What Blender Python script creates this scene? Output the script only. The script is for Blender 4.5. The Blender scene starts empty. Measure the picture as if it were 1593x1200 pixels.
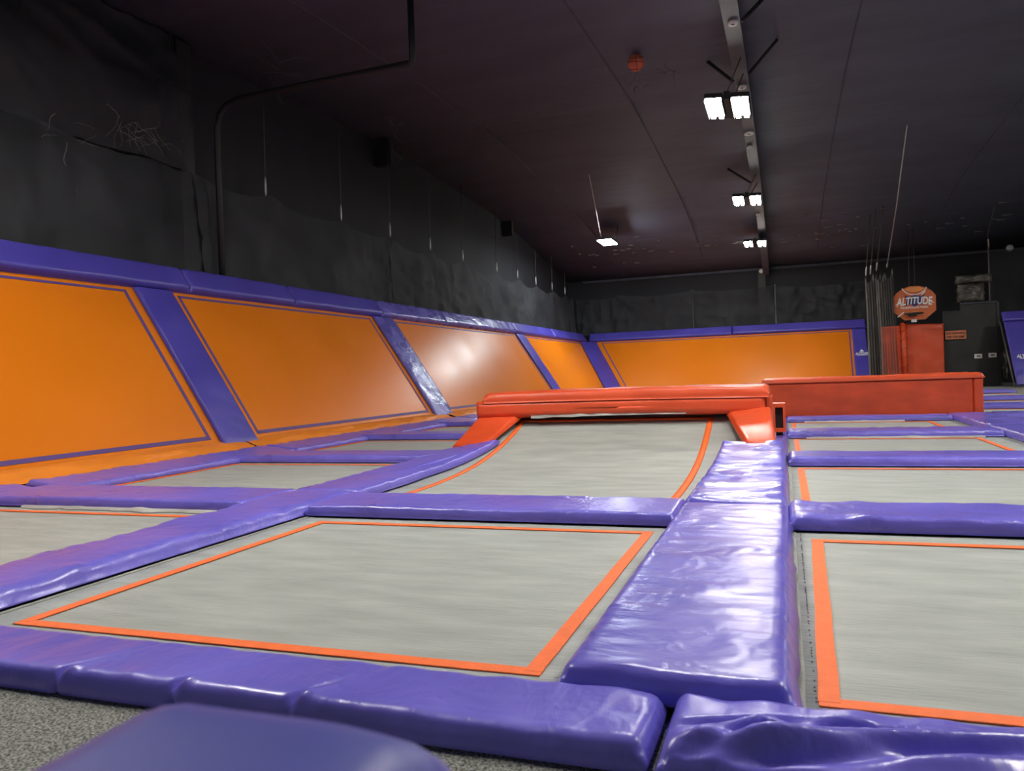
import bpy, math, random
import numpy as np
from mathutils import Vector, Matrix, noise

random.seed(7)
sc = bpy.context.scene
col = sc.collection
U = 0.75            # court units -> metres (1 court unit = camera height above the beds)

# ------------------------------------------------------------------ camera
FPX, W, H = 1200.0, 1593.0, 1200.0
yaw, pitch, roll = math.radians(19.5), math.radians(-0.63), math.radians(-2.1)
fw = Vector((-math.sin(yaw) * math.cos(pitch), math.cos(yaw) * math.cos(pitch), math.sin(pitch)))
rt = Vector((math.cos(yaw), math.sin(yaw), 0))
up = rt.cross(fw)
R_ = rt * math.cos(roll) + up * math.sin(roll)
U_ = -rt * math.sin(roll) + up * math.cos(roll)
cam = bpy.data.cameras.new('camera')
cam.sensor_fit = 'HORIZONTAL'
cam.sensor_width = 36.0
cam.lens = 36.0 * FPX / W
cam.clip_start = 0.02
cam.clip_end = 200
cam.dof.use_dof = True
cam.dof.focus_distance = 5.0
cam.dof.aperture_fstop = 6.3
camo = bpy.data.objects.new('camera', cam)
col.objects.link(camo)
camo.matrix_world = Matrix(((R_.x, U_.x, -fw.x, 0), (R_.y, U_.y, -fw.y, 0), (R_.z, U_.z, -fw.z, U), (0, 0, 0, 1)))
sc.camera = camo

# ------------------------------------------------------------------ world, exposure
wd = bpy.data.worlds.new('world')
sc.world = wd
wd.use_nodes = True
wd.node_tree.nodes['Background'].inputs[0].default_value = (0.8, 0.85, 1.0, 1)
wd.node_tree.nodes['Background'].inputs[1].default_value = 0.25
LAMP = 208.0        # radiance of the LED lenses
sc.view_settings.view_transform = 'Standard'
sc.view_settings.look = 'None'
sc.view_settings.exposure = 0.0
sc.view_settings.gamma = 1.0
sc.view_settings.use_curve_mapping = False

# ------------------------------------------------------------------ materials
def new_mat(name):
    m = bpy.data.materials.new(name)
    m.use_nodes = True
    return m, m.node_tree, m.node_tree.nodes['Principled BSDF']

def N(nt, kind, **kw):
    n = nt.nodes.new(kind)
    for k, v in kw.items():
        setattr(n, k, v)
    return n

def mat(name, c, rough=0.6, var=0.12, scale=3.0, stretch=(1, 1, 1), bump=0.0, bscale=30.0, bstretch=None,
        bump2=0.0, bscale2=6.0, metal=0.0, coat=0.0, spec=0.5, detail=4.0, rvar=0.0, sheen=0.0, bdist=0.01, bdist2=0.03):
    m, nt, b = new_mat(name)
    L = nt.links.new
    tc = N(nt, 'ShaderNodeTexCoord')
    def mapped(st):
        mp = N(nt, 'ShaderNodeMapping')
        mp.inputs['Scale'].default_value = st
        L(tc.outputs['Object'], mp.inputs['Vector'])
        return mp.outputs[0]
    v = mapped(stretch)
    no = N(nt, 'ShaderNodeTexNoise')
    no.inputs['Scale'].default_value = scale
    no.inputs['Detail'].default_value = detail
    L(v, no.inputs['Vector'])
    rp = N(nt, 'ShaderNodeMapRange')
    rp.inputs['From Min'].default_value = 0.3
    rp.inputs['From Max'].default_value = 0.7
    rp.inputs['To Min'].default_value = 1 - var
    rp.inputs['To Max'].default_value = 1 + var
    L(no.outputs['Fac'], rp.inputs['Value'])
    mx = N(nt, 'ShaderNodeVectorMath', operation='SCALE')
    mx.inputs[0].default_value = c
    L(rp.outputs[0], mx.inputs['Scale'])
    L(mx.outputs[0], b.inputs['Base Color'])
    b.inputs['Roughness'].default_value = rough
    b.inputs['Metallic'].default_value = metal
    b.inputs['Coat Weight'].default_value = coat
    b.inputs['Coat Roughness'].default_value = 0.2
    b.inputs['Specular IOR Level'].default_value = spec
    b.inputs['Sheen Weight'].default_value = sheen
    if rvar:
        r2 = N(nt, 'ShaderNodeMapRange')
        r2.inputs['From Min'].default_value = 0.3
        r2.inputs['From Max'].default_value = 0.7
        r2.inputs['To Min'].default_value = rough - rvar
        r2.inputs['To Max'].default_value = rough + rvar
        L(no.outputs['Fac'], r2.inputs['Value'])
        L(r2.outputs[0], b.inputs['Roughness'])
    last = None
    for amt, s, st, dist in ((bump, bscale, bstretch or stretch, bdist), (bump2, bscale2, (1, 1, 1), bdist2)):
        if amt <= 0:
            continue
        n2 = N(nt, 'ShaderNodeTexNoise')
        n2.inputs['Scale'].default_value = s
        n2.inputs['Detail'].default_value = 3.0
        n2.inputs['Distortion'].default_value = 0.6
        L(mapped(st), n2.inputs['Vector'])
        bp = N(nt, 'ShaderNodeBump')
        bp.inputs['Strength'].default_value = amt
        bp.inputs['Distance'].default_value = dist
        L(n2.outputs['Fac'], bp.inputs['Height'])
        if last:
            L(last, bp.inputs['Normal'])
        last = bp.outputs[0]
    if last:
        L(last, b.inputs['Normal'])
    return m

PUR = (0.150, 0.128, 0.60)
RED = (0.70, 0.080, 0.020)
ORG = (0.64, 0.170, 0.006)
M = {}
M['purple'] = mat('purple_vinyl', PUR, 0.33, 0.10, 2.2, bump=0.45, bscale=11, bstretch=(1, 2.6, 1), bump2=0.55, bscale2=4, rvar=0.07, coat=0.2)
M['purple_x'] = mat('purple_vinyl_across', PUR, 0.33, 0.10, 2.2, bump=0.40, bscale=9, bstretch=(2.6, 1, 1), bump2=0.55, bscale2=4, rvar=0.07, coat=0.2)
M['purple_wrinkled'] = mat('purple_vinyl_wrinkled', PUR, 0.34, 0.12, 2.5, bump=0.75, bscale=7, bstretch=(1, 3.4, 1), bump2=0.5, bscale2=5, rvar=0.08, coat=0.25)
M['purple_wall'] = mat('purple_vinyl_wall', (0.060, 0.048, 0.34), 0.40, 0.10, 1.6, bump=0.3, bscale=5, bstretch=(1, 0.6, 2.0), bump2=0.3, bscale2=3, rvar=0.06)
M['purple_worn'] = mat('purple_vinyl_worn', (0.10, 0.085, 0.40), 0.28, 0.15, 3, bump=1.0, bscale=7, bstretch=(1, 0.7, 2.4), bump2=0.5, bscale2=5, rvar=0.08)
M['purple_dark'] = mat('purple_vinyl_dark', (0.075, 0.085, 0.36), 0.42, 0.05, 2, spec=0.35)
M['red'] = mat('red_vinyl', RED, 0.46, 0.10, 2.5, bump=0.3, bscale=6, bump2=0.3, bscale2=3, rvar=0.07, coat=0.1)
M['red_scuffed'] = mat('red_vinyl_scuffed', (0.70, 0.082, 0.022), 0.45, 0.18, 3.2, stretch=(0.8, 1, 1.6), bump=0.35, bscale=5, bump2=0.25, bscale2=2.5, rvar=0.06)
M['orange'] = mat('orange_mesh', ORG, 0.36, 0.05, 0.8, bump=0.05, bscale=180, rvar=0.05, spec=0.25)
M['orange_cloth'] = mat('orange_cloth', (0.74, 0.22, 0.02), 0.5, 0.08, 2, bump=0.4, bscale=6, bstretch=(1, 0.5, 2))
M['stripe'] = mat('stripe_purple', (0.085, 0.045, 0.20), 0.6, 0.08, 5)
M['bed'] = mat('grey_bed', (0.350, 0.378, 0.362), 0.55, 0.16, 5.0, stretch=(0.5, 2.0, 1), bump=0.7, bscale=55, bstretch=(0.22, 1.8, 1), detail=12, bdist=0.008)
M['webbing'] = mat('orange_webbing', (0.92, 0.165, 0.030), 0.6, 0.07, 20, bump=0.3, bscale=160)
M['border'] = mat('grey_border', (0.30, 0.31, 0.27), 0.7, 0.12, 9, bump=0.3, bscale=120)
M['steel'] = mat('black_steel', (0.012, 0.012, 0.014), 0.5, 0.1, 6)
M['black_wall'] = mat('black_wall', (0.0135, 0.0138, 0.0185), 0.8, 0.25, 0.7, bump=0.3, bscale=1.5, bdist=0.05)
M['ceiling'] = mat('ceiling_foil', (0.088, 0.096, 0.140), 0.7, 0.16, 0.5, stretch=(1, 3, 1), bump=0.35, bscale=1.2, bstretch=(0.25, 2.5, 1), bdist=0.06)
M['seam'] = mat('ceiling_seam', (0.060, 0.064, 0.088), 0.8, 0.2, 4)
M['beam'] = mat('beam_paint', (0.085, 0.087, 0.112), 0.6, 0.2, 2)
M['black'] = mat('black_paint', (0.010, 0.010, 0.012), 0.6, 0.15, 4)
M['board'] = mat('black_board', (0.022, 0.023, 0.025), 0.65, 0.45, 1.6, bump=0.2, bscale=4)
M['rod'] = mat('rod_metal', (0.10, 0.095, 0.09), 0.5, 0.3, 8, metal=0.3)
M['bright_metal'] = mat('bright_metal', (0.55, 0.55, 0.55), 0.4, 0.1, 8, metal=0.4)
M['white'] = mat('white_plastic', (0.75, 0.75, 0.73), 0.5, 0.05, 5)
M['print_white'] = mat('white_print', (0.86, 0.86, 0.86), 0.6, 0.04, 6)
M['print_black'] = mat('black_print', (0.02, 0.015, 0.015), 0.6, 0.04, 6)
M['print_blue'] = mat('navy_print', (0.035, 0.03, 0.16), 0.6, 0.05, 6)
M['backboard'] = mat('backboard_orange', (0.62, 0.14, 0.04), 0.5, 0.18, 1.4)
M['amber'] = mat('amber_print', (0.80, 0.30, 0.08), 0.55, 0.12, 2)
M['sign'] = mat('sign_orange', (0.72, 0.22, 0.09), 0.5, 0.15, 5)
M['ball'] = mat('ball_rubber', (0.68, 0.16, 0.09), 0.7, 0.1, 9, bump=0.3, bscale=90)
M['housing'] = mat('lamp_housing', (0.16, 0.16, 0.17), 0.5, 0.08, 4)
M['lintgrey'] = mat('lint', (0.16, 0.15, 0.15), 0.9, 0.3, 20)
M['plastic'] = mat('crumpled_plastic', (0.10, 0.095, 0.085), 0.35, 0.5, 3, bump=0.8, bscale=6, bdist=0.05)
M['stitch'] = mat('grey_stitch', (0.13, 0.13, 0.12), 0.8, 0.1, 9)
M['flap'] = mat('grey_flap', (0.42, 0.42, 0.40), 0.7, 0.15, 4)

def carpet():
    m, nt, b = new_mat('grey_carpet')
    L = nt.links.new
    tc = N(nt, 'ShaderNodeTexCoord')
    a = N(nt, 'ShaderNodeTexNoise'); a.inputs['Scale'].default_value = 170; a.inputs['Detail'].default_value = 3
    L(tc.outputs['Object'], a.inputs['Vector'])
    r = N(nt, 'ShaderNodeValToRGB')
    e = r.color_ramp.elements
    e[0].position, e[0].color = 0.34, (0.05, 0.052, 0.05, 1)
    e[1].position, e[1].color = 0.66, (0.40, 0.41, 0.38, 1)
    L(a.outputs['Fac'], r.inputs[0]); L(r.outputs[0], b.inputs['Base Color'])
    b.inputs['Roughness'].default_value = 0.95
    b.inputs['Specular IOR Level'].default_value = 0.1
    bp = N(nt, 'ShaderNodeBump'); bp.inputs['Strength'].default_value = 0.8; bp.inputs['Distance'].default_value = 0.008
    L(a.outputs['Fac'], bp.inputs['Height']); L(bp.outputs[0], b.inputs['Normal'])
    return m
M['carpet'] = carpet()

def netmat(name, c, alpha, var=0.25):
    m, nt, b = new_mat(name)
    L = nt.links.new
    tc = N(nt, 'ShaderNodeTexCoord')
    a = N(nt, 'ShaderNodeTexNoise'); a.inputs['Scale'].default_value = 0.9; a.inputs['Detail'].default_value = 5
    L(tc.outputs['Object'], a.inputs['Vector'])
    mr = N(nt, 'ShaderNodeMapRange')
    mr.inputs['From Min'].default_value = 0.3; mr.inputs['From Max'].default_value = 0.7
    mr.inputs['To Min'].default_value = alpha - var; mr.inputs['To Max'].default_value = min(1, alpha + var)
    L(a.outputs['Fac'], mr.inputs['Value'])
    L(mr.outputs[0], b.inputs['Alpha'])
    b.inputs['Base Color'].default_value = (*c, 1)
    b.inputs['Roughness'].default_value = 0.75
    b.inputs['Specular IOR Level'].default_value = 0.25
    return m
M['net'] = netmat('black_netting', (0.040, 0.042, 0.048), 0.60)
M['net_thin'] = netmat('thin_black_netting', (0.20, 0.19, 0.18), 0.5, 0.2)
M['drape'] = netmat('black_drape', (0.026, 0.026, 0.031), 0.9, 0.1)

def emit(name, c, s):
    m, nt, b = new_mat(name)
    b.inputs['Base Color'].default_value = (0.8, 0.8, 0.8, 1)
    b.inputs['Emission Color'].default_value = (*c, 1)
    b.inputs['Emission Strength'].default_value = s
    return m
M['led_warm'] = emit('led_warm', (1.0, 0.95, 0.86), LAMP)
M['led_cool'] = emit('led_cool', (0.90, 0.97, 1.0), LAMP)

# ------------------------------------------------------------------ helpers
ORGN = {}
def tag(o, label=None, cat=None, group=None, kind=None):
    if label: o['label'] = label
    if cat: o['category'] = cat
    if group: o['group'] = group
    if kind: o['kind'] = kind
    return o

def thing(name, loc, label, cat, group=None):
    o = bpy.data.objects.new(name, None)
    o.empty_display_size = 0.1
    col.objects.link(o)
    o.location = Vector(loc) * U
    ORGN[o.name] = Vector(loc)
    return tag(o, label, cat, group)

def mesh(name, vs, fs, m, parent=None, smooth=True, org=None):
    vs = [Vector(v) for v in vs]
    if parent is not None:
        o0 = ORGN[parent.name]
    elif org is not None:
        o0 = Vector(org)
    else:
        n = len(vs)
        o0 = Vector((sum(v.x for v in vs) / n, sum(v.y for v in vs) / n, min(v.z for v in vs)))
    me = bpy.data.meshes.new(name)
    me.from_pydata([tuple((v - o0) * U) for v in vs], [], fs)
    me.validate()
    me.polygons.foreach_set('use_smooth', [smooth] * len(me.polygons))
    if m is not None:
        me.materials.append(M[m] if isinstance(m, str) else m)
    o = bpy.data.objects.new(name, me)
    col.objects.link(o)
    if parent is not None:
        o.parent = parent
        ORGN[o.name] = o0
    else:
        o.location = o0 * U
        ORGN[o.name] = o0
    return o

def box_vf(x0, x1, y0, y1, z0, z1):
    vs = [(x, y, z) for z in (z0, z1) for y in (y0, y1) for x in (x0, x1)]
    fs = [(0, 2, 3, 1), (4, 5, 7, 6), (0, 1, 5, 4), (2, 6, 7, 3), (0, 4, 6, 2), (1, 3, 7, 5)]
    return vs, fs

def box(name, x0, x1, y0, y1, z0, z1, m, parent=None):
    return mesh(name, *box_vf(x0, x1, y0, y1, z0, z1), m, parent, smooth=False)

def join(*parts):
    vs, fs = [], []
    for v, f in parts:
        k = len(vs)
        vs += list(v)
        fs += [tuple(i + k for i in q) for q in f]
    return vs, fs

def prism_vf(pts, d):
    """closed polygon pts (3-D list) extruded by vector d"""
    n = len(pts)
    d = Vector(d)
    a = [Vector(p) for p in pts]
    vs = a + [p + d for p in a]
    fs = [tuple(range(n))[::-1], tuple(range(n, 2 * n))]
    fs += [(i, (i + 1) % n, n + (i + 1) % n, n + i) for i in range(n)]
    return vs, fs

def tube_vf(pts, r, k=6):
    pts = [Vector(p) for p in pts]
    vs, fs = [], []
    n = len(pts)
    for i, p in enumerate(pts):
        d = (pts[min(i + 1, n - 1)] - pts[max(i - 1, 0)]).normalized()
        a = d.cross(Vector((0.31, 0.17, 0.93)))
        if a.length < 0.1:
            a = d.cross(Vector((1, 0, 0)))
        a.normalize()
        b = d.cross(a)
        rr = r[i] if isinstance(r, (list, tuple)) else r
        for j in range(k):
            t = 2 * math.pi * j / k
            vs.append(p + (a * math.cos(t) + b * math.sin(t)) * rr)
    for i in range(n - 1):
        for j in range(k):
            fs.append((i * k + j, i * k + (j + 1) % k, (i + 1) * k + (j + 1) % k, (i + 1) * k + j))
    fs.append(tuple(range(k))[::-1])
    fs.append(tuple(range((n - 1) * k, n * k)))
    return vs, fs

def lathe_vf(prof, c, axis='z', k=20):
    vs, fs = [], []
    for r, z in prof:
        for j in range(k):
            t = 2 * math.pi * j / k
            p = (r * math.cos(t), r * math.sin(t), z)
            if axis == 'y':
                p = (p[0], -p[2], p[1])
            elif axis == 'x':
                p = (p[2], p[0], p[1])
            vs.append((c[0] + p[0], c[1] + p[1], c[2] + p[2]))
    for i in range(len(prof) - 1):
        for j in range(k):
            fs.append((i * k + j, i * k + (j + 1) % k, (i + 1) * k + (j + 1) % k, (i + 1) * k + j))
    fs.append(tuple(range(k))[::-1])
    fs.append(tuple(range((len(prof) - 1) * k, len(prof) * k)))
    return vs, fs

def nz(x, y, z=0.0):
    return noise.noise(Vector((x, y, z)))

def samples(L, r, n):
    a = [0, 0.12 * r, 0.35 * r, 0.65 * r, r]
    mid = [r + (L - 2 * r) * i / n for i in range(1, n)]
    b = [L - q for q in a[::-1]]
    return a + mid + b

def cushion_vf(fn, lu, lv, t, r=None, nu=30, nv=8, low=0.006, pucker=0.006, crown=0.0, seed=0.0, extra=None, bulge=0.012, notch=None):
    """stuffed pad over the surface fn(u,v) -> (point, normal); u,v in 0..1"""
    r = r or t * 0.46
    r = min(r, lu * 0.45, lv * 0.45)
    su, sv = samples(lu, r, nu), samples(lv, r, nv)
    vs, fs = [], []
    for a in su:
        for b in sv:
            P, Nn = fn(a / lu, b / lv)
            P = Vector(P); Nn = Vector(Nn).normalized()
            eu, ev = min(a, lu - a), min(b, lv - b)
            q = min(1.0, math.hypot(max(0, r - eu), max(0, r - ev)) / r)
            h = (t - r) + r * math.sqrt(1 - q * q)
            e = min(eu, ev)
            h += crown * 16 * (a / lu) * (1 - a / lu) * (b / lv) * (1 - b / lv)
            w = low * nz(a * 1.7 + seed, b * 2.3 + seed * 3)
            if pucker:
                w += pucker * (math.exp(-ev / 0.10) * nz(a * 9 + seed, b * 3, seed) + math.exp(-eu / 0.10) * nz(a * 3, b * 9 + seed, seed))
            if extra:
                w += extra(a, b, eu, ev)
            w *= min(1.0, 0.25 + e / r)
            vs.append(P + Nn * (h + w))
    nU, nV = len(su), len(sv)
    for i in range(nU - 1):
        for j in range(nV - 1):
            fs.append((i * nV + j, (i + 1) * nV + j, (i + 1) * nV + j + 1, i * nV + j + 1))
    loop = [(i, 0) for i in range(nU)] + [(nU - 1, j) for j in range(1, nV)] + [(i, nV - 1) for i in range(nU - 2, -1, -1)] + [(0, j) for j in range(nV - 2, 0, -1)]
    k0 = len(vs)
    n = len(loop)
    for lev, f in ((1, 0.45), (2, 0.0)):
        for (i, j) in loop:
            P, Nn = fn(su[i] / lu, sv[j] / lv)
            C, _ = fn(0.5, 0.5)
            P = Vector(P); Nn = Vector(Nn).normalized()
            out = Vector((0, 0, 0))
            if lev == 1:
                du = (fn(min(1, su[i] / lu + .01), sv[j] / lv)[0], fn(max(0, su[i] / lu - .01), sv[j] / lv)[0])
                dv = (fn(su[i] / lu, min(1, sv[j] / lv + .01))[0], fn(su[i] / lu, max(0, sv[j] / lv - .01))[0])
                if i in (0, nU - 1):
                    out += (Vector(du[0]) - Vector(du[1])).normalized() * (1 if i else -1)
                if j in (0, nV - 1):
                    out += (Vector(dv[0]) - Vector(dv[1])).normalized() * (1 if j else -1)
                out *= bulge * (1 + 0.8 * nz(P.x * 5, P.y * 5, P.z * 5 + seed))
            if notch and j == 0:
                dv = Vector(fn(su[i] / lu, .02)[0]) - Vector(fn(su[i] / lu, 0)[0])
                out += dv.normalized() * notch(su[i])
            vs.append(P + Nn * ((t - r) * f) + out)
    prev = [i * nV + j for (i, j) in loop]
    for lev in range(2):
        cur = list(range(k0 + lev * n, k0 + (lev + 1) * n))
        for q in range(n):
            fs.append((prev[q], cur[q], cur[(q + 1) % n], prev[(q + 1) % n]))
        prev = cur
    fs.append(tuple(prev))
    # orient outward: fs made for fn with du x dv = normal
    return vs, fs

def flat(x0, x1, y0, y1, z):
    return lambda u, v: ((x0 + (x1 - x0) * u, y0 + (y1 - y0) * v, z), (0, 0, 1))

def quad(a, b, c, d):
    """a..b along u, a..d along v"""
    a, b, c, d = map(Vector, (a, b, c, d))
    nrm = (b - a).cross(d - a).normalized()
    return lambda u, v: (a * (1 - u) * (1 - v) + b * u * (1 - v) + c * u * v + d * (1 - u) * v, nrm)

rails = []
def floor_pad(label, x0, x1, y0, y1, t=0.075, z=0.012, m=None, name='floor_pad', group=None, rail=True, dens=34, **kw):
    lu, lv = x1 - x0, y1 - y0
    if m is None:
        m = 'purple_x' if lu > lv else 'purple'
    nu = max(8, min(420, int(lu * dens))); nv = max(8, min(240, int(lv * dens)))
    kw.setdefault('seed', (x0 * 3.1 + y0 * 1.7) % 50)
    vs, fs = cushion_vf(flat(x0, x1, y0, y1, z), lu, lv, t, nu=nu, nv=nv, **kw)
    o = mesh(name, vs, fs, m)
    tag(o, label, 'floor pad', group)
    if rail:
        rails.append((x0 + .1, x1 - .1, y0 + .08, y1 - .08))
    return o

# ------------------------------------------------------------------ shell of the hall
XL, XR, YB, YF = -10.4, 14.0, 38.6, -7.0
prof = [(-7.0, 6.3), (8, 7.05), (10.85, 7.25), (13.4, 7.4), (16.2, 7.54), (19.5, 7.66), (23.8, 7.48), (27, 7.33), (29.3, 7.17), (31.6, 6.9), (34, 6.5), (36.3, 6.1), (38.8, 5.72)]
def zc(y):
    return float(np.interp(y, [p[0] for p in prof], [p[1] for p in prof]))

FL = -0.022
tag(box('floor', XL - .4, XR, YF, YB + .4, FL - .3, FL, 'carpet'), 'speckled grey carpet floor under and around the trampolines', kind='structure')
vs, fs = [], []
ys = [p[0] for p in prof]
for y in ys:
    z = zc(y)
    vs += [(XL - .3, y, z), (XR, y, z), (XL - .3, y, z + .25), (XR, y, z + .25)]
for i in range(len(ys) - 1):
    a, b = i * 4, i * 4 + 4
    fs += [(a, b, b + 1, a + 1), (a + 2, a + 3, b + 3, b + 2), (a, a + 2, b + 2, b), (a + 1, b + 1, b + 3, a + 3)]
fs += [(0, 1, 3, 2), tuple(len(vs) - 4 + q for q in (0, 2, 3, 1))]
tag(mesh('ceiling', vs, fs, 'ceiling'), 'dark arched ceiling lined with black foil', kind='structure')
tag(box('wall_left', XL - .3, XL, YF, YB + .3, FL, 8.2, 'black_wall'), 'black wall behind the slanted orange trampolines', kind='structure')
tag(box('wall_back', XL, XR, YB, YB + .3, FL, 6.4, 'black_wall'), 'black wall at the far end of the hall', kind='structure')
tag(box('wall_right', XR, XR + .3, YF, YB + .3, FL, 8.2, 'black_wall'), 'black wall on the right side', kind='structure')

def along_ceiling(x0, x1, y0, y1, dz0, dz1, n=16):
    vs, fs = [], []
    for i in range(n + 1):
        y = y0 + (y1 - y0) * i / n
        z = zc(y)
        vs += [(x0, y, z - dz1), (x1, y, z - dz1), (x1, y, z - dz0), (x0, y, z - dz0)]
    for i in range(n):
        a, b = i * 4, i * 4 + 4
        for q in range(4):
            fs.append((a + q, a + (q + 1) % 4, b + (q + 1) % 4, b + q))
    fs += [(0, 3, 2, 1), tuple(len(vs) - 4 + q for q in range(4))]
    return vs, fs
k = 1
for x in (-7.35, -3.35, 1.5, 5.8):
    tag(mesh('trim_%d' % k, *along_ceiling(x - .016, x + .016, YF, YB, -.02, .006), 'seam', smooth=False), kind='structure'); k += 1
tag(mesh('trim_%d' % k, *join(along_ceiling(-.82, -.54, YF, 38.4, .36, .42), along_ceiling(-.71, -.65, YF, 38.4, -.05, .37)), 'beam', smooth=False),
    'painted steel roof beam that carries the row of lights', kind='structure'); k += 1
tag(box('trim_%d' % k, -1.06, -.72, 38.2, 38.55, FL, 5.6, 'black'), 'black steel column under the far end of the roof beam', kind='structure'); k += 1
tag(box('trim_%d' % k, -9.6, XR, 38.45, 38.6, 5.62, 5.74, 'seam'), 'eave line along the far wall', kind='structure'); k += 1
tag(box('trim_%d' % k, XL, -9.95, 11.0, 11.35, FL, 7.2, 'black'), 'black steel column on the left wall', kind='structure'); k += 1
tag(box('trim_%d' % k, XL, -9.9, 18.75, 19.0, 6.9, 7.6, 'black'), 'black steel rafter bracket on the left wall', kind='structure'); k += 1
tag(box('trim_%d' % k, XL, -10.0, 28.9, 29.1, 6.6, 7.2, 'black'), 'far black steel rafter bracket on the left wall', kind='structure'); k += 1

# ------------------------------------------------------------------ lamps
def rot_y(vs, c, a):
    ca, sa = math.cos(a), math.sin(a)
    out = []
    for v in vs:
        x, z = v[0] - c[0], v[2] - c[2]
        out.append((c[0] + x * ca + z * sa, v[1], c[2] - x * sa + z * ca))
    return out

def high_bay(x, y, z, label, tilt=0.0, group=None):
    t = thing('high_bay_light', (x, y, z), label, 'ceiling light', group)
    c = (x, y, z)
    def part(n, vf, m):
        return mesh(n, rot_y(vf[0], c, tilt), vf[1], m, t, smooth=False)
    hl = 0.62
    for s in (-1, 1):
        vf = join(box_vf(x + s * .255 - .165, x + s * .255 + .165, y - hl, y + hl, z + .03, z + .12),
                  box_vf(x + s * .255 - .172, x + s * .255 - .165, y - hl, y + hl, z - .03, z + .12),
                  box_vf(x + s * .255 + .165, x + s * .255 + .172, y - hl, y + hl, z - .03, z + .12))
        part('reflector', vf, 'black')
        for d in (-.083, .083):
            part('lamp_lens', box_vf(x + s * .255 + d - .042, x + s * .255 + d + .042, y - hl + .03, y + hl - .03, z - .015, z + .03), 'led_warm')
    part('driver_channel', box_vf(x - .06, x + .06, y - hl, y + hl, z + .0, z + .15), 'black')
    zb = zc(y) - .42
    for dy in (-.5, .5):
        mesh('suspension_cable', *tube_vf([(x, y + dy, z + .14), (x + .3, y + dy, zc(y + dy) - .41)], .012, 5), 'rod', t)
    return t
high_bay(-.92, 16.4, 6.3, 'largest lit ceiling light, nearest of the row under the roof beam', .10)
high_bay(-.95, 25.66, 6.3, 'middle lit ceiling light of the three under the roof beam', .06)
high_bay(-.96, 32.75, 6.0, 'smallest lit ceiling light, farthest under the roof beam', .05)
for x, y, lb in ((-.9, 7.0, 'ceiling light of the beam row above the central mat, out of view'), (4.4, 5.0, 'ceiling light over the right-hand mats, out of view'),  # the one over the right-hand mats is an added fill, outside any row
                 (9.8, 7.0, 'ceiling light of the right row beside the front mats, out of view'), (9.8, 16.4, 'ceiling light of the right row level with the red box, out of view'),
                 (10.4, 25.7, 'ceiling light of the right row near the basketball corner, out of view'), (-6.0, 3.6, 'ceiling light of the left row near the first orange panel, out of view')):  # left one is added to lift the wall and front pads
    high_bay(x, y, 6.3, lb, 0)

t = thing('flood_light', (-6.6, 30.8, 6.3), 'cool white lit ceiling light hanging alone near the left wall', 'ceiling light')
box('housing', -6.90, -6.30, 30.15, 31.45, 6.315, 6.42, 'housing', t)
box('lamp_lens', -6.87, -6.33, 30.2, 31.4, 6.28, 6.315, 'led_cool', t)
mesh('hanger_rod', *tube_vf([(-6.75, 30.4, 6.42), (-5.75, 24.4, zc(24.4))], .014, 5), 'bright_metal', t)
mesh('hanger_rod', *tube_vf([(-6.3, 31.2, 6.42), (-6.2, 31.0, zc(31.0))], .014, 5), 'rod', t)

# ------------------------------------------------------------------ floor trampolines
def strip_vf(a, b, w, z, th=0.006, nseg=10, wob=0.004, sd=0.0):
    a, b = Vector((*a, z)), Vector((*b, z))
    d = (b - a).normalized(); p = Vector((-d.y, d.x, 0))
    vs, fs = [], []
    for i in range(nseg + 1):
        q = a.lerp(b, i / nseg) + p * (wob * nz(i * .7 + sd, sd))
        for s, zz in ((-1, 0), (1, 0), (1, th), (-1, th)):
            vs.append(q + p * (s * w / 2) + Vector((0, 0, zz)))
    for i in range(nseg):
        k0, k1 = i * 4, i * 4 + 4
        for j in range(4):
            fs.append((k0 + j, k0 + (j + 1) % 4, k1 + (j + 1) % 4, k1 + j))
    fs += [(0, 3, 2, 1), tuple(nseg * 4 + j for j in range(4))]
    return vs, fs

def trampoline(label, x0, x1, y0, y1, wx0, wx1, wy0, wy1, w=0.062, group=None, near=None):
    t = thing('floor_trampoline', ((x0 + x1) / 2, (y0 + y1) / 2, FL), label, 'trampoline', group)
    n = 14
    vs, fs = [], []
    for zt in (0, -.012):
        for i in range(n + 1):
            for j in range(n + 1):
                u, v = i / n, j / n
                s = -.006 * 16 * u * (1 - u) * v * (1 - v)
                vs.append((x0 + (x1 - x0) * u, y0 + (y1 - y0) * v, zt + s))
    K = (n + 1) ** 2
    for i in range(n):
        for j in range(n):
            a = i * (n + 1) + j
            fs.append((a, a + n + 1, a + n + 2, a + 1))
            fs.append((K + a, K + a + 1, K + a + n + 2, K + a + n + 1))
    for i in range(n):
        a = i; fs.append((a, a + 1, K + a + 1, K + a))
        a = n * (n + 1) + i; fs.append((a + 1, a, K + a, K + a + 1))
        a = i * (n + 1); fs.append((a + n + 1, a, K + a, K + a + n + 1))
        a = i * (n + 1) + n; fs.append((a, a + n + 1, K + a + n + 1, K + a))
    bd = mesh('bed', vs, fs, 'bed', t)
    h = w / 2
    for i, (a, b) in enumerate([(((wx0 if near is None else near) - h, wy0), (wx1 + h, wy0)), ((wx0 - h, wy1), (wx1 + h, wy1)), ((wx0 if near is None else near, wy0), (wx0, wy1)), ((wx1, wy0), (wx1, wy1))]):
        mesh('webbing_strip', *strip_vf(a, b, w, 0.001 + 0.001 * (i > 1), .004, sd=i * 3.3 + x0 + y0), 'webbing', bd, smooth=False)
    # narrow stitched hem along the long sides
    for x, dx in ((x0 + .035, .03), (x1 - .035, .03)):
        mesh('hem', *strip_vf((x, y0 + .02), (x, y1 - .02), dx, 0.0, .004), 'border', bd, smooth=False)
    return t

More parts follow.
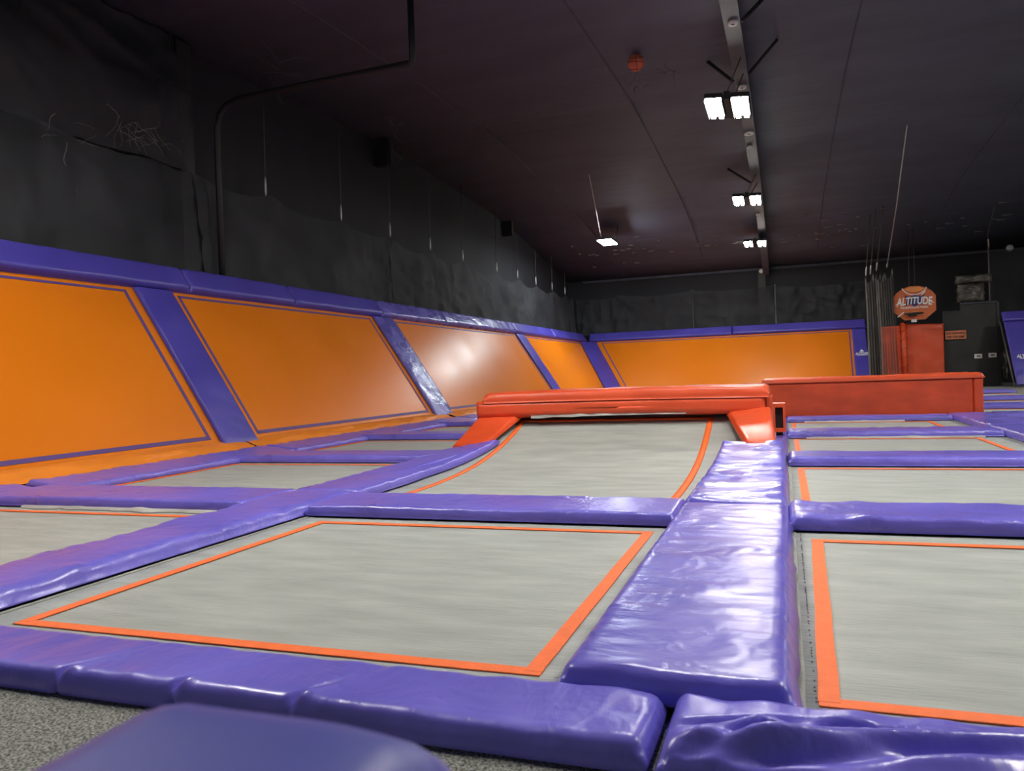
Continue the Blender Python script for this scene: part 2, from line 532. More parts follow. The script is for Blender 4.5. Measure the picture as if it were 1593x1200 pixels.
trampoline('large grey trampoline mat in the centre foreground, framed by orange webbing', -3.46, -.66, 2.10, 5.06, -3.18, -.83, 2.455, 4.77)
trampoline('grey trampoline mat at the right edge of the foreground', -.02, 2.66, 2.10, 5.06, .145, 2.45, 2.44, 4.71, near=.095)
trampoline('grey trampoline mat at the left edge, beside the long diagonal pad', -6.95, -3.98, 2.10, 5.14, -6.6, -4.28, 2.4, 4.82)
trampoline('grey trampoline mat between the left wall and the curved ramp, nearer one', -6.95, -4.0, 5.66, 8.5, -6.72, -4.3, 5.95, 8.2)
trampoline('grey trampoline mat left of the red ramp header, second from the front', -6.95, -4.0, 8.95, 11.75, -6.72, -4.3, 9.3, 11.45)
trampoline('grey trampoline mat far left behind the red ramp header', -6.95, -4.0, 12.2, 15.0, -6.72, -4.3, 12.55, 14.7)
trampoline('grey trampoline mat on the right, first one behind the front right mat', -.02, 2.66, 5.6, 8.3, .12, 2.42, 5.85, 8.03)
trampoline('grey trampoline mat on the right, two behind the front right mat', -.02, 2.66, 8.9, 11.5, .12, 2.30, 9.1, 11.25)
trampoline('thin grey trampoline mat just before the long red box', -.02, 2.66, 12.1, 14.75, .12, 2.25, 12.35, 14.5)
trampoline('grey trampoline mat at the right edge past the red box, nearest of these', 3.25, 6.2, 15.25, 17.95, 3.5, 5.9, 15.5, 17.7)
trampoline('grey trampoline mat at the right edge past the red box, middle of these', 3.25, 6.2, 18.45, 21.6, 3.5, 5.9, 18.7, 21.3)
trampoline('grey trampoline mat at the right edge past the red box, farthest of these', 3.25, 6.2, 22.1, 26.0, 3.5, 5.9, 22.4, 25.7)
trampoline('grey trampoline mat at the far right edge, level with the second right pad', 3.25, 6.2, 8.9, 11.5, 3.5, 5.9, 9.1, 11.25)
trampoline('grey trampoline mat at the far right edge, level with the mat before the red box', 3.25, 6.2, 12.1, 14.75, 3.5, 5.9, 12.35, 14.5)

# ------------------------------------------------------------------ floor pads
tr2 = [o for o in col.objects if o.get('label', '').startswith('grey trampoline mat at the right edge of the foreground')][0]
tb = [c_ for c_ in tr2.children if c_.name.startswith('bed')][0]
rs = random.Random(3)
dash = [box_vf(.055 + rs.uniform(-.002, .002), .059 + rs.uniform(0, .002), y, y + .009, .001, .003) for y in [2.3 + .0275 * i for i in range(95)] if rs.random() < .7]
tag(mesh('stitching', *join(*dash), 'stitch', tb, smooth=False), kind='stuff')

def dents(xs, depth=.06, wid=.014, diag=0.55):
    def f(a, b, eu, ev):
        w = 0.0
        for x in xs:
            c = x + diag * b
            w -= depth * math.exp(-((a - c) / wid) ** 2) * math.exp(-b / .09)
            w += depth * .22 * math.exp(-((a - c - .03) / (wid * 1.6)) ** 2) * math.exp(-b / .16)
        return w
    return f
F1X0 = -5.2
DX = [-F1X0 - 2.36, -F1X0 - 1.87, -F1X0 - 1.43]
# creases in the front edge, at the places where the covers meet
floor_pad('long purple front pad along the carpet, left of the gap', F1X0, -.365, 1.925, 2.265, t=.086, z=-.018, dens=90, extra=dents(DX), notch=lambda a: sum(.03 * math.exp(-((a - q) / .012) ** 2) for q in DX), pucker=.010, r=.038)

def big_folds(a, b, eu, ev):
    w = 0.0
    # folds fanning out from the slack front left corner
    for k, (x0, y0, ang, L, amp, wd) in enumerate([(.02, .06, .10, .55, .020, .022), (.03, .10, .22, .50, .018, .02), (.10, .03, .30, .9, .022, .03),
                                                   (.02, .16, .16, .75, .014, .02), (.30, .04, .20, .8, .012, .03), (.6, .05, .2, .8, .010, .03), (.04, .03, .55, .3, .014, .018)]):
        dx, dy = a - x0, b - y0
        s = dx * math.cos(ang) + dy * math.sin(ang)
        d = -dx * math.sin(ang) + dy * math.cos(ang) + .012 * math.sin(s * 9 + k)
        if -.03 < s < L:
            f = math.sin(math.pi * min(1, max(0, (s + .03) / (L + .03)))) ** .6
            w += 1.9 * amp * f * (math.exp(-(d / wd) ** 2) - .6 * math.exp(-((d + wd * 1.6) / wd) ** 2))
    return w
floor_pad('purple front pad right of the gap, slack cover with deep folds', -.325, 3.2, 1.90, 2.265, t=.088, z=-.018, dens=80, extra=big_folds, pucker=.014)

def fine_creases(a, b, eu, ev):
    return .008 * (1 - abs(nz(a * 1.6 + b * .6, b * 4, 4.0))) ** 7 + .005 * (1 - abs(nz(a * 1.1 + 5, b * 9, 9.0))) ** 6
floor_pad('wide shiny purple walkway pad in the middle foreground', -.685, -.005, 2.272, 5.36, t=.092, m='purple', extra=fine_creases, pucker=.006, bulge=.02)

floor_pad('long purple diagonal-looking pad left of the central mat', -4.06, -3.45, 2.26, 5.70, t=.088, pucker=.030, low=.014, r=.08)
floor_pad('purple cross pad between central mat and curved ramp', -3.44, -.69, 4.95, 5.60, t=.082, pucker=.010)
floor_pad('purple cross pad on the left, meeting the orange wall', -7.0, -4.07, 5.00, 5.74, t=.085)
floor_pad('purple cross pad left of the ramp, second from the front', -7.02, -4.12, 8.36, 9.06, t=.085)
floor_pad('purple cross pad left of the ramp, third from the front', -7.02, -4.05, 11.66, 12.4, t=.085)
floor_pad('purple cross pad far left behind the ramp header', -7.02, -4.05, 14.9, 15.6, t=.085)

def puck(a, b, eu, ev):
    return .026 * math.exp(-b / .16) * nz(a * 4 + b * 3, b * 6, 2.0)
floor_pad('wrinkled purple cross pad right of the walkway pad, nearest', .0, 2.62, 4.94, 5.54, t=.088, extra=puck, pucker=.02)
floor_pad('purple cross pad right of the walkway, second from the front', .01, 2.62, 8.17, 8.80, t=.088)
floor_pad('purple cross pad right of the walkway, third from the front', .01, 2.62, 11.38, 12.07, t=.088, pucker=.02)
floor_pad('thin purple cross pad at the foot of the long red box', .01, 2.62, 14.62, 15.12, t=.085)

floor_pad('purple lengthwise pad at the right edge, nearer piece', 2.64, 3.3, 2.3, 9.6, t=.09)
floor_pad('purple lengthwise pad at the right edge, with silvery creased side', 2.64, 3.3, 9.64, 12.25, t=.095, m='purple_wrinkled', pucker=.02)
floor_pad('purple lengthwise pad right of the mat before the red box', 2.64, 3.3, 12.29, 15.16, t=.095, m='purple_wrinkled', pucker=.016)
for y0, y1, nm in ((8.17, 8.95, 'level with second cross pad'), (11.38, 12.2, 'level with third cross pad')):
    floor_pad('purple cross pad at the far right edge, ' + nm, 3.32, 6.2, y0, y1, t=.09)
floor_pad('purple strip pad right of the red box, nearest of four', 3.32, 6.4, 14.62, 15.35, t=.09)
floor_pad('purple strip pad right of the red box, second of four', 3.0, 6.4, 17.85, 18.75, t=.085)
floor_pad('purple strip pad right of the red box, third of four', 3.0, 6.4, 21.5, 22.3, t=.085)
floor_pad('short purple strip pad right of the red box, farthest of four', 3.0, 6.3, 25.9, 27.0, t=.085)
floor_pad('narrow purple pad beside the right flank of the red ramp', -.16, -.005, 8.75, 15.12, t=.10, m='purple_wrinkled', pucker=.02, rail=False)

def bed_flap(lbl, x0, x1, y, sd):
    tr = [o for o in col.objects if o.get('label', '').startswith(lbl)][0]
    tb_ = [c_ for c_ in tr.children if c_.name.startswith('bed')][0]
    vs, fs = [], []
    for i in range(61):
        u = i / 60
        x = x0 + (x1 - x0) * u
        e_ = min(1, 6 * min(u, 1 - u))
        w = .03 + .07 * max(0, nz(u * 7, sd)) * e_ + .03 * nz(u * 17, sd + 3)
        vs += [(x, y + .05, .022), (x, y - w * .5, .026 + .02 * max(0, nz(u * 9, sd + 1))), (x, y - w, .004)]
    for i in range(60):
        for j in range(2):
            q = i * 3 + j
            fs.append((q, q + 1, q + 4, q + 3))
    mesh('fabric_flap', vs, fs, 'flap', tb_)
bed_flap('grey trampoline mat on the right, two behind', .25, 2.4, 11.36, 3.0)
bed_flap('thin grey trampoline mat just before', .3, 1.9, 14.60, 8.0)
bed_flap('grey trampoline mat at the left edge, beside', -6.4, -4.2, 4.98, 5.0)

# sloping purple pads at the foot of the orange wall
def wall_foot(y0, y1, label, z1=.10):
    a, b, c_, d = (-6.78, y0, .008), (-6.78, y1, .008), (-7.36, y1, .06), (-7.36, y0, .06)
    fn = quad(a, b, c_, d)
    vs, fs = cushion_vf(fn, y1 - y0, .6, .06, nu=int((y1 - y0) * 16), nv=8, seed=y0, pucker=.02, low=.01)
    tag(mesh('wall_foot_pad', vs, fs, 'purple_wrinkled'), label, 'floor pad')
wall_foot(2.4, 5.62, 'purple pad at the foot of the orange wall, at the left picture edge')
wall_foot(5.78, 9.55, 'purple pad at the foot of the orange wall, below the first slanted pad')
wall_foot(9.62, 12.2, 'creased purple pad at the foot of the second orange panel, nearer half')
wall_foot(12.28, 16.7, 'purple pad at the foot of the second orange panel, farther half')
wall_foot(16.8, 21.5, 'purple pad at the foot of the third orange panel, left of the red ramp')

# ------------------------------------------------------------------ curved ramp
def zq(y):
    return 0.0 if y < 6.2 else .47 * ((y - 6.2) / 3.25) ** 2.6
def nq(y):
    d = (zq(y + .01) - zq(y - .01)) / .02
    return Vector((0, -d, 1)).normalized()

def curve_pad(label, x0f, x1f, y0, y1, t, z, m, twist=0.0, **kw):
    def fn(u, v):
        y = y0 + (y1 - y0) * u
        xa, xb = x0f(y), x1f(y)
        return (Vector((xb + (xa - xb) * v, y, z + zq(y) * (1 - twist * v))), nq(y))
    vs, fs = cushion_vf(fn, y1 - y0, abs(x1f(y0) - x0f(y0)), t, nu=int((y1 - y0) * 26), nv=12, **kw)
    return tag(mesh('ramp_edge_pad', vs, fs, m), label, 'floor pad')
def cross_creases(a, b, eu, ev):
    return .030 * (1 - abs(nz(a * 3.2 + b * .8, b * 1.3, 3.0))) ** 6 + .010 * nz(a * 7, b * 2, 1)
curve_pad('creased purple walkway pad rising along the right side of the ramp', lambda y: -.685 + .05 * max(0, y - 6.5) / 2, lambda y: -.01 - .03 * max(0, y - 7) / 2, 5.40, 8.25, .095, .012, 'purple_wrinkled', extra=cross_creases, pucker=.015, seed=3)
curve_pad('purple pad curving up along the left side of the ramp', lambda y: -4.10 + .2 * max(0, y - 7) / 2, lambda y: -3.44 + .22 * max(0, y - 7) / 1.5, 5.74, 8.55, .075, .012, 'purple', twist=.7, pucker=.016, seed=8)

ramp = thing('quarter_pipe_ramp', (-2.0, 7.6, FL), 'curved grey trampoline ramp with red padded header in the middle', 'ramp')
n = 36
vs, fs = [], []
xa, xb = -3.58, -.30
for dz in (0, -.014):
    for i in range(n + 1):
        y = 5.66 + (9.5 - 5.66) * i / n
        for j in range(9):
            vs.append(Vector((xa + (xb - xa) * j / 8, y, zq(y))) + nq(y) * dz)
K = (n + 1) * 9
for i in range(n):
    for j in range(8):
        a = i * 9 + j
        fs += [(a, a + 1, a + 10, a + 9), (K + a, K + a + 9, K + a + 10, K + a + 1)]
    for j, s in ((0, 1), (8, -1)):
        a = i * 9 + j
        q = (a, a + 9, K + a + 9, K + a)
        fs.append(q if s > 0 else q[::-1])
rbed = mesh('bed', vs, fs, 'bed', ramp)
def qstrip(x, w, y0, y1, x1=None):
    x1 = x if x1 is None else x1
    vs, fs = [], []
    for i in range(n + 1):
        u = i / n
        y = y0 + (y1 - y0) * u
        xx = x + (x1 - x) * u
        for s, dz in ((-1, .0), (1, .0), (1, .006), (-1, .006)):
            vs.append(Vector((xx + s * w / 2, y, zq(y))) + nq(y) * (dz + .001))
    for i in range(n):
        a, b = i * 4, i * 4 + 4
        for j in range(4):
            fs.append((a + j, a + (j + 1) % 4, b + (j + 1) % 4, b + j))
    fs += [(0, 3, 2, 1), tuple(n * 4 + j for j in range(4))]
    return vs, fs
mesh('webbing_strip', *qstrip(-3.17, .065, 5.66, 9.36), 'webbing', rbed)
mesh('webbing_strip', *qstrip(-.84, .065, 5.66, 9.36), 'webbing', rbed)
yt = 9.34
vs, fs = [], []
for i in range(11):
    x = -3.2 + 2.39 * i / 10
    for dy, dz in ((-.04, .002), (.04, .002), (.04, .008), (-.04, .008)):
        y = yt + dy
        vs.append(Vector((x, y, zq(y))) + nq(y) * dz)
for i in range(10):
    a, b = i * 4, i * 4 + 4
    for j in range(4):
        fs.append((a + j, b + j, b + (j + 1) % 4, a + (j + 1) % 4))
fs += [(0, 1, 2, 3), (43, 42, 41, 40)]
mesh('webbing_strip', vs, fs, 'webbing', rbed)
# header: lower front roll and upper cap, sagging a little towards the middle
def sag(x):
    u = (x + 3.75) / 3.55
    return .020 * math.sin(math.pi * u)
def header(y0, y1, z0, z1, xl, xr, t, seed):
    def fn(u, v):
        x = xl + (xr - xl) * u
        return (Vector((x, y0, z0 + (z1 - z0) * v + sag(x) * (1 if v < .5 else .3))), Vector((0, -1, 0)))
    return cushion_vf(fn, xr - xl, z1 - z0, t, nu=60, nv=6, seed=seed, low=.012, pucker=.012, r=.06)
hd = mesh('header_front', *header(9.28, 9.6, .485, .685, -3.74, -.22, .16, 2.0), 'red', ramp)
def captop(u, v):
    x = -3.62 + 3.44 * u
    return (Vector((x, 9.12 + .95 * v, .67 + sag(x) * .5)), Vector((0, 0, 1)))
mesh('header_cap', *cushion_vf(captop, 3.44, .95, .135, nu=60, nv=12, seed=5, low=.014, pucker=.012, r=.06), 'red', ramp)
# side walls of the header box
box('deck_frame', -3.55, -.26, 9.55, 10.0, FL, .68, 'black', ramp)
mesh('side_cover', *cushion_vf(quad((-.20, 9.2, .02), (-.20, 10.05, .02), (-.20, 10.05, .68), (-.20, 9.2, .68)), .85, .66, .05, nu=10, nv=10, seed=4), 'red', ramp)
mesh('side_cover', *cushion_vf(quad((-3.58, 10.05, .02), (-3.58, 9.3, .02), (-3.58, 9.3, .66), (-3.58, 10.05, .66)), .75, .64, .05, nu=10, nv=10, seed=6), 'red', ramp)
# red wings covering the corners below the header
mesh('corner_wing', *cushion_vf(quad((-3.84, 8.62, .13), (-3.36, 8.42, .17), (-3.16, 9.22, .47), (-3.68, 9.26, .49)), .55, .85, .06, nu=10, nv=12, seed=9, low=.012, pucker=.012), 'red', ramp)
mesh('corner_wing', *cushion_vf(quad((-.40, 8.16, .20), (-.10, 8.10, .15), (-.17, 9.16, .50), (-.64, 9.2, .46)), .45, 1.1, .07, nu=10, nv=12, seed=12, low=.012, pucker=.012), 'red', ramp)
# grey fabric edge hanging out below the header
vs, fs = [], []
for i in range(41):
    u = i / 40
    x = -3.0 + 1.9 * u
    y0 = 9.16
    drop = .035 + .012 * nz(u * 9, 1) - .02 * u
    vs += [(x, y0 - .015 + .02 * nz(u * 14, 4), .505 + sag(x)), (x, y0 - .03 + .02 * nz(u * 11, 7), .50 + sag(x) - drop)]
fs = [(2 * i, 2 * i + 1, 2 * i + 3, 2 * i + 2) for i in range(40)]
mesh('fabric_edge', vs, fs, 'flap', ramp)

st = thing('padded_support', (-.12, 10.75, 0.1), 'small red padded support with a dark slot behind the right end of the ramp', 'padded support')
box('core', -.135, -.04, 10.62, 10.9, .21, .48, 'steel', st)
box('leg', -.13, -.05, 10.64, 10.88, FL, .16, 'steel', st)
for a in ((-.17, -.01, 10.55, 10.95, .48, .53), (-.17, -.01, 10.55, 10.95, .16, .21), (-.04, -.01, 10.55, 10.95, .21, .48), (-.17, -.135, 10.55, 10.95, .21, .48)):
    box('edge_pad', *a, 'red', st)

# ------------------------------------------------------------------ long red box
bx = thing('padded_box', (1.55, 15.6, FL), 'long low red padded box behind the right-hand mats', 'padded box')
mesh('front_pad', *cushion_vf(quad((-.36, 15.36, .02), (3.07, 15.36, .02), (3.07, 15.36, .70), (-.36, 15.36, .70)), 3.48, .68, .10, nu=50, nv=12, seed=21, low=.012, pucker=.01, r=.03), 'red_scuffed', bx)
mesh('end_pad', *cushion_vf(quad((3.075, 15.36, .02), (3.22, 15.36, .02), (3.22, 15.36, .71), (3.075, 15.36, .71)), .145, .69, .11, nu=4, nv=12, seed=2, r=.04), 'red', bx)
box('core', -.36, 3.2, 15.36, 16.2, FL, .70, 'red', bx)
mesh('top_pad', *cushion_vf(flat(-.42, 3.235, 15.21, 16.3, .695), 3.7, 1.08, .085, nu=60, nv=14, seed=25, low=.02, pucker=.014, r=.06), 'red', bx)

# ------------------------------------------------------------------ steel frame rails below the pads
fr = thing('trampoline_frame', (0, 8, FL), 'black steel frame below the purple floor pads', 'frame')
for a in rails:
    box('rail', *a, FL, .011, 'steel', fr)

# ------------------------------------------------------------------ slanted orange wall trampolines
DS = Vector((-1.62, 0, 2.5)).normalized()
P0 = Vector((-7.75, 0, .1))
NW = Vector((2.5, 0, 1.62)).normalized()
def wp(y, s, h=0.0):
    return P0 + Vector((0, y, 0)) + DS * s + NW * h
DB = Vector((0, 1.62, 2.5)).normalized()
PB = Vector((0, 36.2, .1))
NB = Vector((0, -2.5, 1.62)).normalized()
def bp_(x, s, h=0.0, o=None):
    return (PB if o is None else o) + Vector((x, 0, 0)) + DB * s + NB * h

def slab_vf(fn, a0, a1, s0, s1, h0, h1):
    """box in wall coordinates"""
    vs = [fn(a, s, h) for h in (h0, h1) for s in (s0, s1) for a in (a0, a1)]
    return vs, [(0, 2, 3, 1), (4, 5, 7, 6), (0, 1, 5, 4), (2, 6, 7, 3), (0, 4, 6, 2), (1, 3, 7, 5)]

def wall_tramp(label, fn, a0, a1, w0, w1, skirt=None, e0=None, e1=None, slant=None):
    c = (Vector(fn((a0 + a1) / 2, 0, 0)))
    t = thing('wall_trampoline', (c.x, c.y, FL), label, 'wall trampoline')
    e0, e1 = (e0 or (lambda s_: a0 - .09)), (e1 or (lambda s_: a1 + .09))
    vf = slab_vf(fn, a0, a1, .02, 2.98, -.04, 0)
    vf = ([fn((e1 if i % 2 else e0)(2.98 if (i // 2) % 2 else .02), 2.98 if (i // 2) % 2 else .02, -.04 if i < 4 else 0) for i in range(8)], vf[1])
    bd = mesh('bed', *vf, 'orange', t, smooth=False)
    hw = .03
    for qi, q in enumerate(((w0, w1, .21 - hw, .21 + hw), (w0, w1, 2.87 - hw * .7, 2.87 + hw * .7), (w0 - hw, w0 + hw, .21 - hw, 2.87 + hw * .7), (w1 - hw, w1 + hw, .21 - hw, 2.87 + hw * .7))):
        if slant is not None and qi == 2 + slant:
            continue
        if slant is not None and qi < 2:
            eq = (e1 if slant else e0)(q[2]) + (-.75 if slant else .75)
            q = (q[0], eq, q[2], q[3]) if slant else (eq, q[1], q[2], q[3])
        mesh('border_stripe', *slab_vf(fn, *q, .001, .006), 'stripe', bd, smooth=False)
    for side, ef in ((0, e0), (1, e1)):
        if slant != side:
            continue
        sg_ = -1 if side else 1
        pts = [(ef(.18) + sg_ * .75, .18), (ef(.18) + sg_ * .81, .18), (ef(2.89) + sg_ * .81, 2.89), (ef(2.89) + sg_ * .75, 2.89)]
        mesh('border_stripe', *prism_vf([Vector(fn(a, s_, .001)) for a, s_ in pts], (NW if fn is wp else NB) * .005), 'stripe', bd, smooth=False)
    # frame tubes behind the fabric
    for q in ((a0, a1, -.02, .06), (a0, a1, 2.92, 3.0)):
        mesh('frame_tube', *slab_vf(fn, *q, -.12, -.05), 'steel', t, smooth=False)
    for a in (a0 + .04, a1 - .04):
        mesh('frame_tube', *slab_vf(fn, a - .04, a + .04, .06, 2.92, -.12, -.05), 'steel', t, smooth=False)
    if skirt:
        vs, fs = [], []
        m_ = max(20, int((a1 - a0) * 14)); k_ = 8
        for i in range(m_ + 1):
            a = a0 - .38 + (a1 - a0 + .76) * i / m_
            for j in range(k_ + 1):
                v = j / k_
                p = Vector(fn(a, .12, .012)).lerp(Vector((-7.40, a, .085)) if skirt == 'x' else Vector((a, 35.85, .085)), v)
                w = .05 * math.sin(math.pi * v) * min(1, max(0, min(a - a0, a1 - a) / .3 + .2)) + (.07 * nz(a * 1.4, v * 3.6 + a * .6, 2) + .035 * nz(a * 4, v * 6 + a, 6)) * math.sin(math.pi * min(1, v * 1.1))
                p += (NW if skirt == 'x' else NB) * max(w, -.01)
                vs.append(p)
        for i in range(m_):
            for j in range(k_):
                q = i * (k_ + 1) + j
                fs.append((q, q + 1, q + k_ + 2, q + k_ + 1))
        mesh('bottom_skirt', vs, fs, 'orange_cloth', t)
    return t

wall_tramp('slanted orange wall trampoline at the left edge of the picture', wp, 2.4, 9.16, 2.7, 9.02, 'x')
wall_tramp('slanted orange wall trampoline between the first two slanted pads', wp, 9.96, 16.42, 10.12, 16.27, 'x')
wall_tramp('long slanted orange wall trampoline catching a bright shine', wp, 17.38, 26.86, 17.55, 26.7, 'x')
wall_tramp('slanted orange wall trampoline on the left wall next to the corner', wp, 27.82, 36.1, 28.0, 35.2, 'x', e1=lambda s_: 36.25 + 1.62 / 2.979 * s_, slant=1)
wall_tramp('wide slanted orange trampoline on the far wall', bp_, -7.6, 2.88, -7.3, 2.78, 'y', e0=lambda s_: -7.75 - 1.62 / 2.979 * s_, slant=0)

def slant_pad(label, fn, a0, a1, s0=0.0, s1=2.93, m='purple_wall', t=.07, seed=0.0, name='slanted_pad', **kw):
    f2 = lambda u, v: (Vector(fn(a0 + (a1 - a0) * u, s0 + (s1 - s0) * v, .012)), NW if fn is wp else NB)
    if fn is wp:      # keep outward orientation
        f2 = lambda u, v: (Vector(fn(a0 + (a1 - a0) * u, s0 + (s1 - s0) * v, .012)), NW)
    vs, fs = cushion_vf(f2, a1 - a0, s1 - s0, t, nu=10, nv=36, seed=seed, **kw)
    if fn is wp:
        pass
    return tag(mesh(name, vs, fs, m), label, 'wall pad')
def low_creases(a, b, eu, ev):
    return .016 * math.exp(-b / .7) * nz(a * 3 + b * 3, b * 5, 2)
slant_pad('smooth purple slanted pad between first and second orange panels', wp, 9.20, 9.94, extra=low_creases, seed=1)
def allcreases(a, b, eu, ev):
    return .014 * nz(a * 2.2, b * 4.5 + a * 2, 2) + .012 * math.exp(-b / .6) * nz(a * 5, b * 6, 5)
slant_pad('creased shiny purple slanted pad between second and third orange panels', wp, 16.46, 17.36, m='purple_worn', extra=allcreases, seed=5)
slant_pad('purple slanted pad between third and fourth orange panels', wp, 26.9, 27.8, seed=8)
# pad in the corner, along the hip of the two slanted walls
hip = Vector((-1.62 / 2.979, 1.62 / 2.979, 2.5 / 2.979))
def fnc(u, v):
    s_ = .0 + 2.9 * v
    p = Vector((-7.75, 36.2, .1)) + hip * s_ + Vector((.02, -.02, .02))
    off = Vector((0, -1.3, 0)).lerp(Vector((.48, 0, 0)), u)
    return (p + off, (NW * .6 + NB))
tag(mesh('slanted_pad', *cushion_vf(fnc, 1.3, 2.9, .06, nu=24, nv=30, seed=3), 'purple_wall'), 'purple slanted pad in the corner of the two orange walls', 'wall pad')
# pad right of the far panel, with the white mark
lp = thing('slanted_pad', (3.16, 36.2, FL), 'purple slanted pad with small white lettering at the right end of the far panel', 'wall pad')
f2 = lambda u, v: (bp_(2.89 + .56 * u, 2.93 * v, .012), NB)
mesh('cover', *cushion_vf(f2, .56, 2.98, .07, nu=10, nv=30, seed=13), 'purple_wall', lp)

# top rail pads
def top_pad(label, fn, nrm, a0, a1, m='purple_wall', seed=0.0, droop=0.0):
    # wraps the top: folded plate, front face along the slope and an upright back
    def f(u, v):
        a = a0 + (a1 - a0) * u
        return (Vector(fn(a, 2.96 + .46 * v, .0)), nrm)
    def creases(a, b, eu, ev):
        return .012 * nz(a * 4 + b * 6, b * 2, seed) * (1 if m == 'purple_worn' else .5)
    vs, fs = cushion_vf(f, abs(a1 - a0), .46, .15, nu=int(abs(a1 - a0) * 8), nv=8, seed=seed, low=.015, pucker=.012, r=.07, extra=creases)
    return tag(mesh('top_rail_pad', vs, fs, m), label, 'wall pad')
tp = [(2.0, 10.35, 'purple_wall', 'purple top pad above the leftmost orange panel'),
      (10.38, 13.28, 'purple_wall', 'purple top pad above the second orange panel, left half'),
      (13.31, 16.85, 'purple_wall', 'purple top pad above the second orange panel, right half'),
      (16.88, 20.6, 'purple_worn', 'shiny creased purple top pad above the creased slanted pad'),
      (20.63, 26.9, 'purple_worn', 'pleated shiny purple top pad above the third orange panel'),
      (26.93, 32.0, 'purple_wall', 'purple top pad above the fourth orange panel, left half'),
      (32.03, 37.6, 'purple_wall', 'purple top pad at the corner of the two walls')]
for i, (a, b, m_, lb) in enumerate(tp):
    top_pad(lb, wp, NW, a, b, m_, seed=i * 2.1)
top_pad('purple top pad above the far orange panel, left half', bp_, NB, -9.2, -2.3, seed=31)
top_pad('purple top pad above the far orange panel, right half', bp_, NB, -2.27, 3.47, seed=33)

# panel partly in view on the right
PR = Vector((0, 31.5, .05))
def rp_(x, s, h=0.0):
    return bp_(x, s, h, PR)
wall_tramp('slanted orange wall trampoline at the far right edge of the picture', rp_, 8.35, 12.0, 8.45, 11.8)
rp2 = thing('slanted_pad', (8.0, 31.5, FL), 'purple slanted pad with white lettering at the far right picture edge', 'wall pad')
f2 = lambda u, v: (rp_(7.68 + .66 * u, 2.72 * v, .012), NB)
mesh('cover', *cushion_vf(f2, .66, 2.72, .07, nu=10, nv=30, seed=15, extra=lambda a, b, eu, ev: .02 * math.exp(-b / 1.0) * nz(a * 4 + b * 3, b * 4, 1)), 'purple_wall', rp2)
f3 = lambda u, v: (rp_(7.66 + 4.4 * u, 2.74 + .42 * v, .02), NB)
tag(mesh('top_rail_pad', *cushion_vf(f3, 4.4, .42, .12, nu=20, nv=8, seed=17), 'purple_wall'), 'purple top pad above the panel at the far right picture edge', 'wall pad')
sp = mesh('support_strut', *tube_vf([rp_(7.62, -.02, -.05), rp_(7.60, 2.9, -.12)], .025, 6), 'rod')
tag(sp, 'thin grey steel strut along the left edge of the far right panel', 'strut')

# ------------------------------------------------------------------ lettering
def text_vf(body, size, shear=0.0, ext=0.0, align='CENTER', bold=0.0):
    cu = bpy.data.curves.new('lettering', 'FONT')
    cu.body = body
    cu.size = size
    cu.shear = shear
    cu.align_x = align
    cu.extrude = ext
    cu.offset = bold
    cu.resolution_u = 3
    o = bpy.data.objects.new('lettering_source', cu)
    col.objects.link(o)
    dg = bpy.context.evaluated_depsgraph_get()
    me = bpy.data.meshes.new_from_object(o.evaluated_get(dg))
    vs = [v.co.copy() for v in me.vertices]
    fs = [tuple(p.vertices) for p in me.polygons]
    bpy.data.objects.remove(o)
    bpy.data.curves.remove(cu)
    bpy.data.meshes.remove(me)
    return vs, fs

def put(vf, fn):
    return [fn(v.x, v.y, v.z) for v in vf[0]], vf[1]

for tgt, xc, s0, fn, wd_ in ((lp, 3.2, 1.52, bp_, .11), (rp2, 8.15, 1.10, rp_, .14)):
    mesh('lettering', *put(text_vf('ALTITUDE', wd_, .25, .002, bold=.002), lambda x, y, z: Vector(fn(xc + x, s0 + y * 1.4, .097 + z))), 'print_white', tgt, smooth=False)
    sw = [(-.27, -.05), (-.1, -.02), (.1, -.02), (.28, -.06), (.1, -.045), (-.1, -.045)]
    mesh('underline_mark', *prism_vf([Vector(fn(xc + x, s0 + y, .095)) for x, y in sw], NB * .004), 'print_white', tgt, smooth=False)
    pk = [(-.08, .15), (.0, .28), (.06, .19), (.1, .15)]
    mesh('peak_mark', *prism_vf([Vector(fn(xc + x, s0 + y, .095)) for x, y in pk], NB * .004), 'print_white', tgt, smooth=False)

# ------------------------------------------------------------------ basketball hoop corner
hp = thing('basketball_hoop', (4.45, 33.5, FL), 'orange basketball backboard with white lettering on a red padded post', 'basketball hoop')
cx, by = 4.80, 33.3
outl = [(-.73, .35), (-.73, .92), (-.60, 1.10), (-.40, 1.24), (-.15, 1.32), (.15, 1.32), (.40, 1.24), (.60, 1.10), (.73, .92), (.73, .35), (.36, .02), (-.36, .02)]
bbd = mesh('backboard', *prism_vf([(cx + x, by, 2.62 + z) for x, z in outl], (0, .06, 0)), 'backboard', hp, smooth=False)
fy = by - .004
def onboard(pts, m, nm, dy=0.0):
    mesh(nm, *prism_vf([(cx + x, fy - dy, 2.62 + z) for x, z in pts], (0, .004, 0)), m, bbd, smooth=False)
def arc(cx_, cz_, r, a0, a1, w, n=16):
    o = [(cx_ + r * math.cos(math.radians(a0 + (a1 - a0) * i / n)), cz_ + r * math.sin(math.radians(a0 + (a1 - a0) * i / n))) for i in range(n + 1)]
    i_ = [(cx_ + (r - w) * math.cos(math.radians(a1 - (a1 - a0) * i / n)), cz_ + (r - w) * math.sin(math.radians(a1 - (a1 - a0) * i / n))) for i in range(n + 1)]
    return o + i_
onboard(arc(0, 1.45, .48, 205, 335, .03), 'print_white', 'ball_line')
dsk = [(.33 * math.cos(math.radians(a)), 1.22 + .12 * math.sin(math.radians(a))) for a in range(200, 341, 10)]
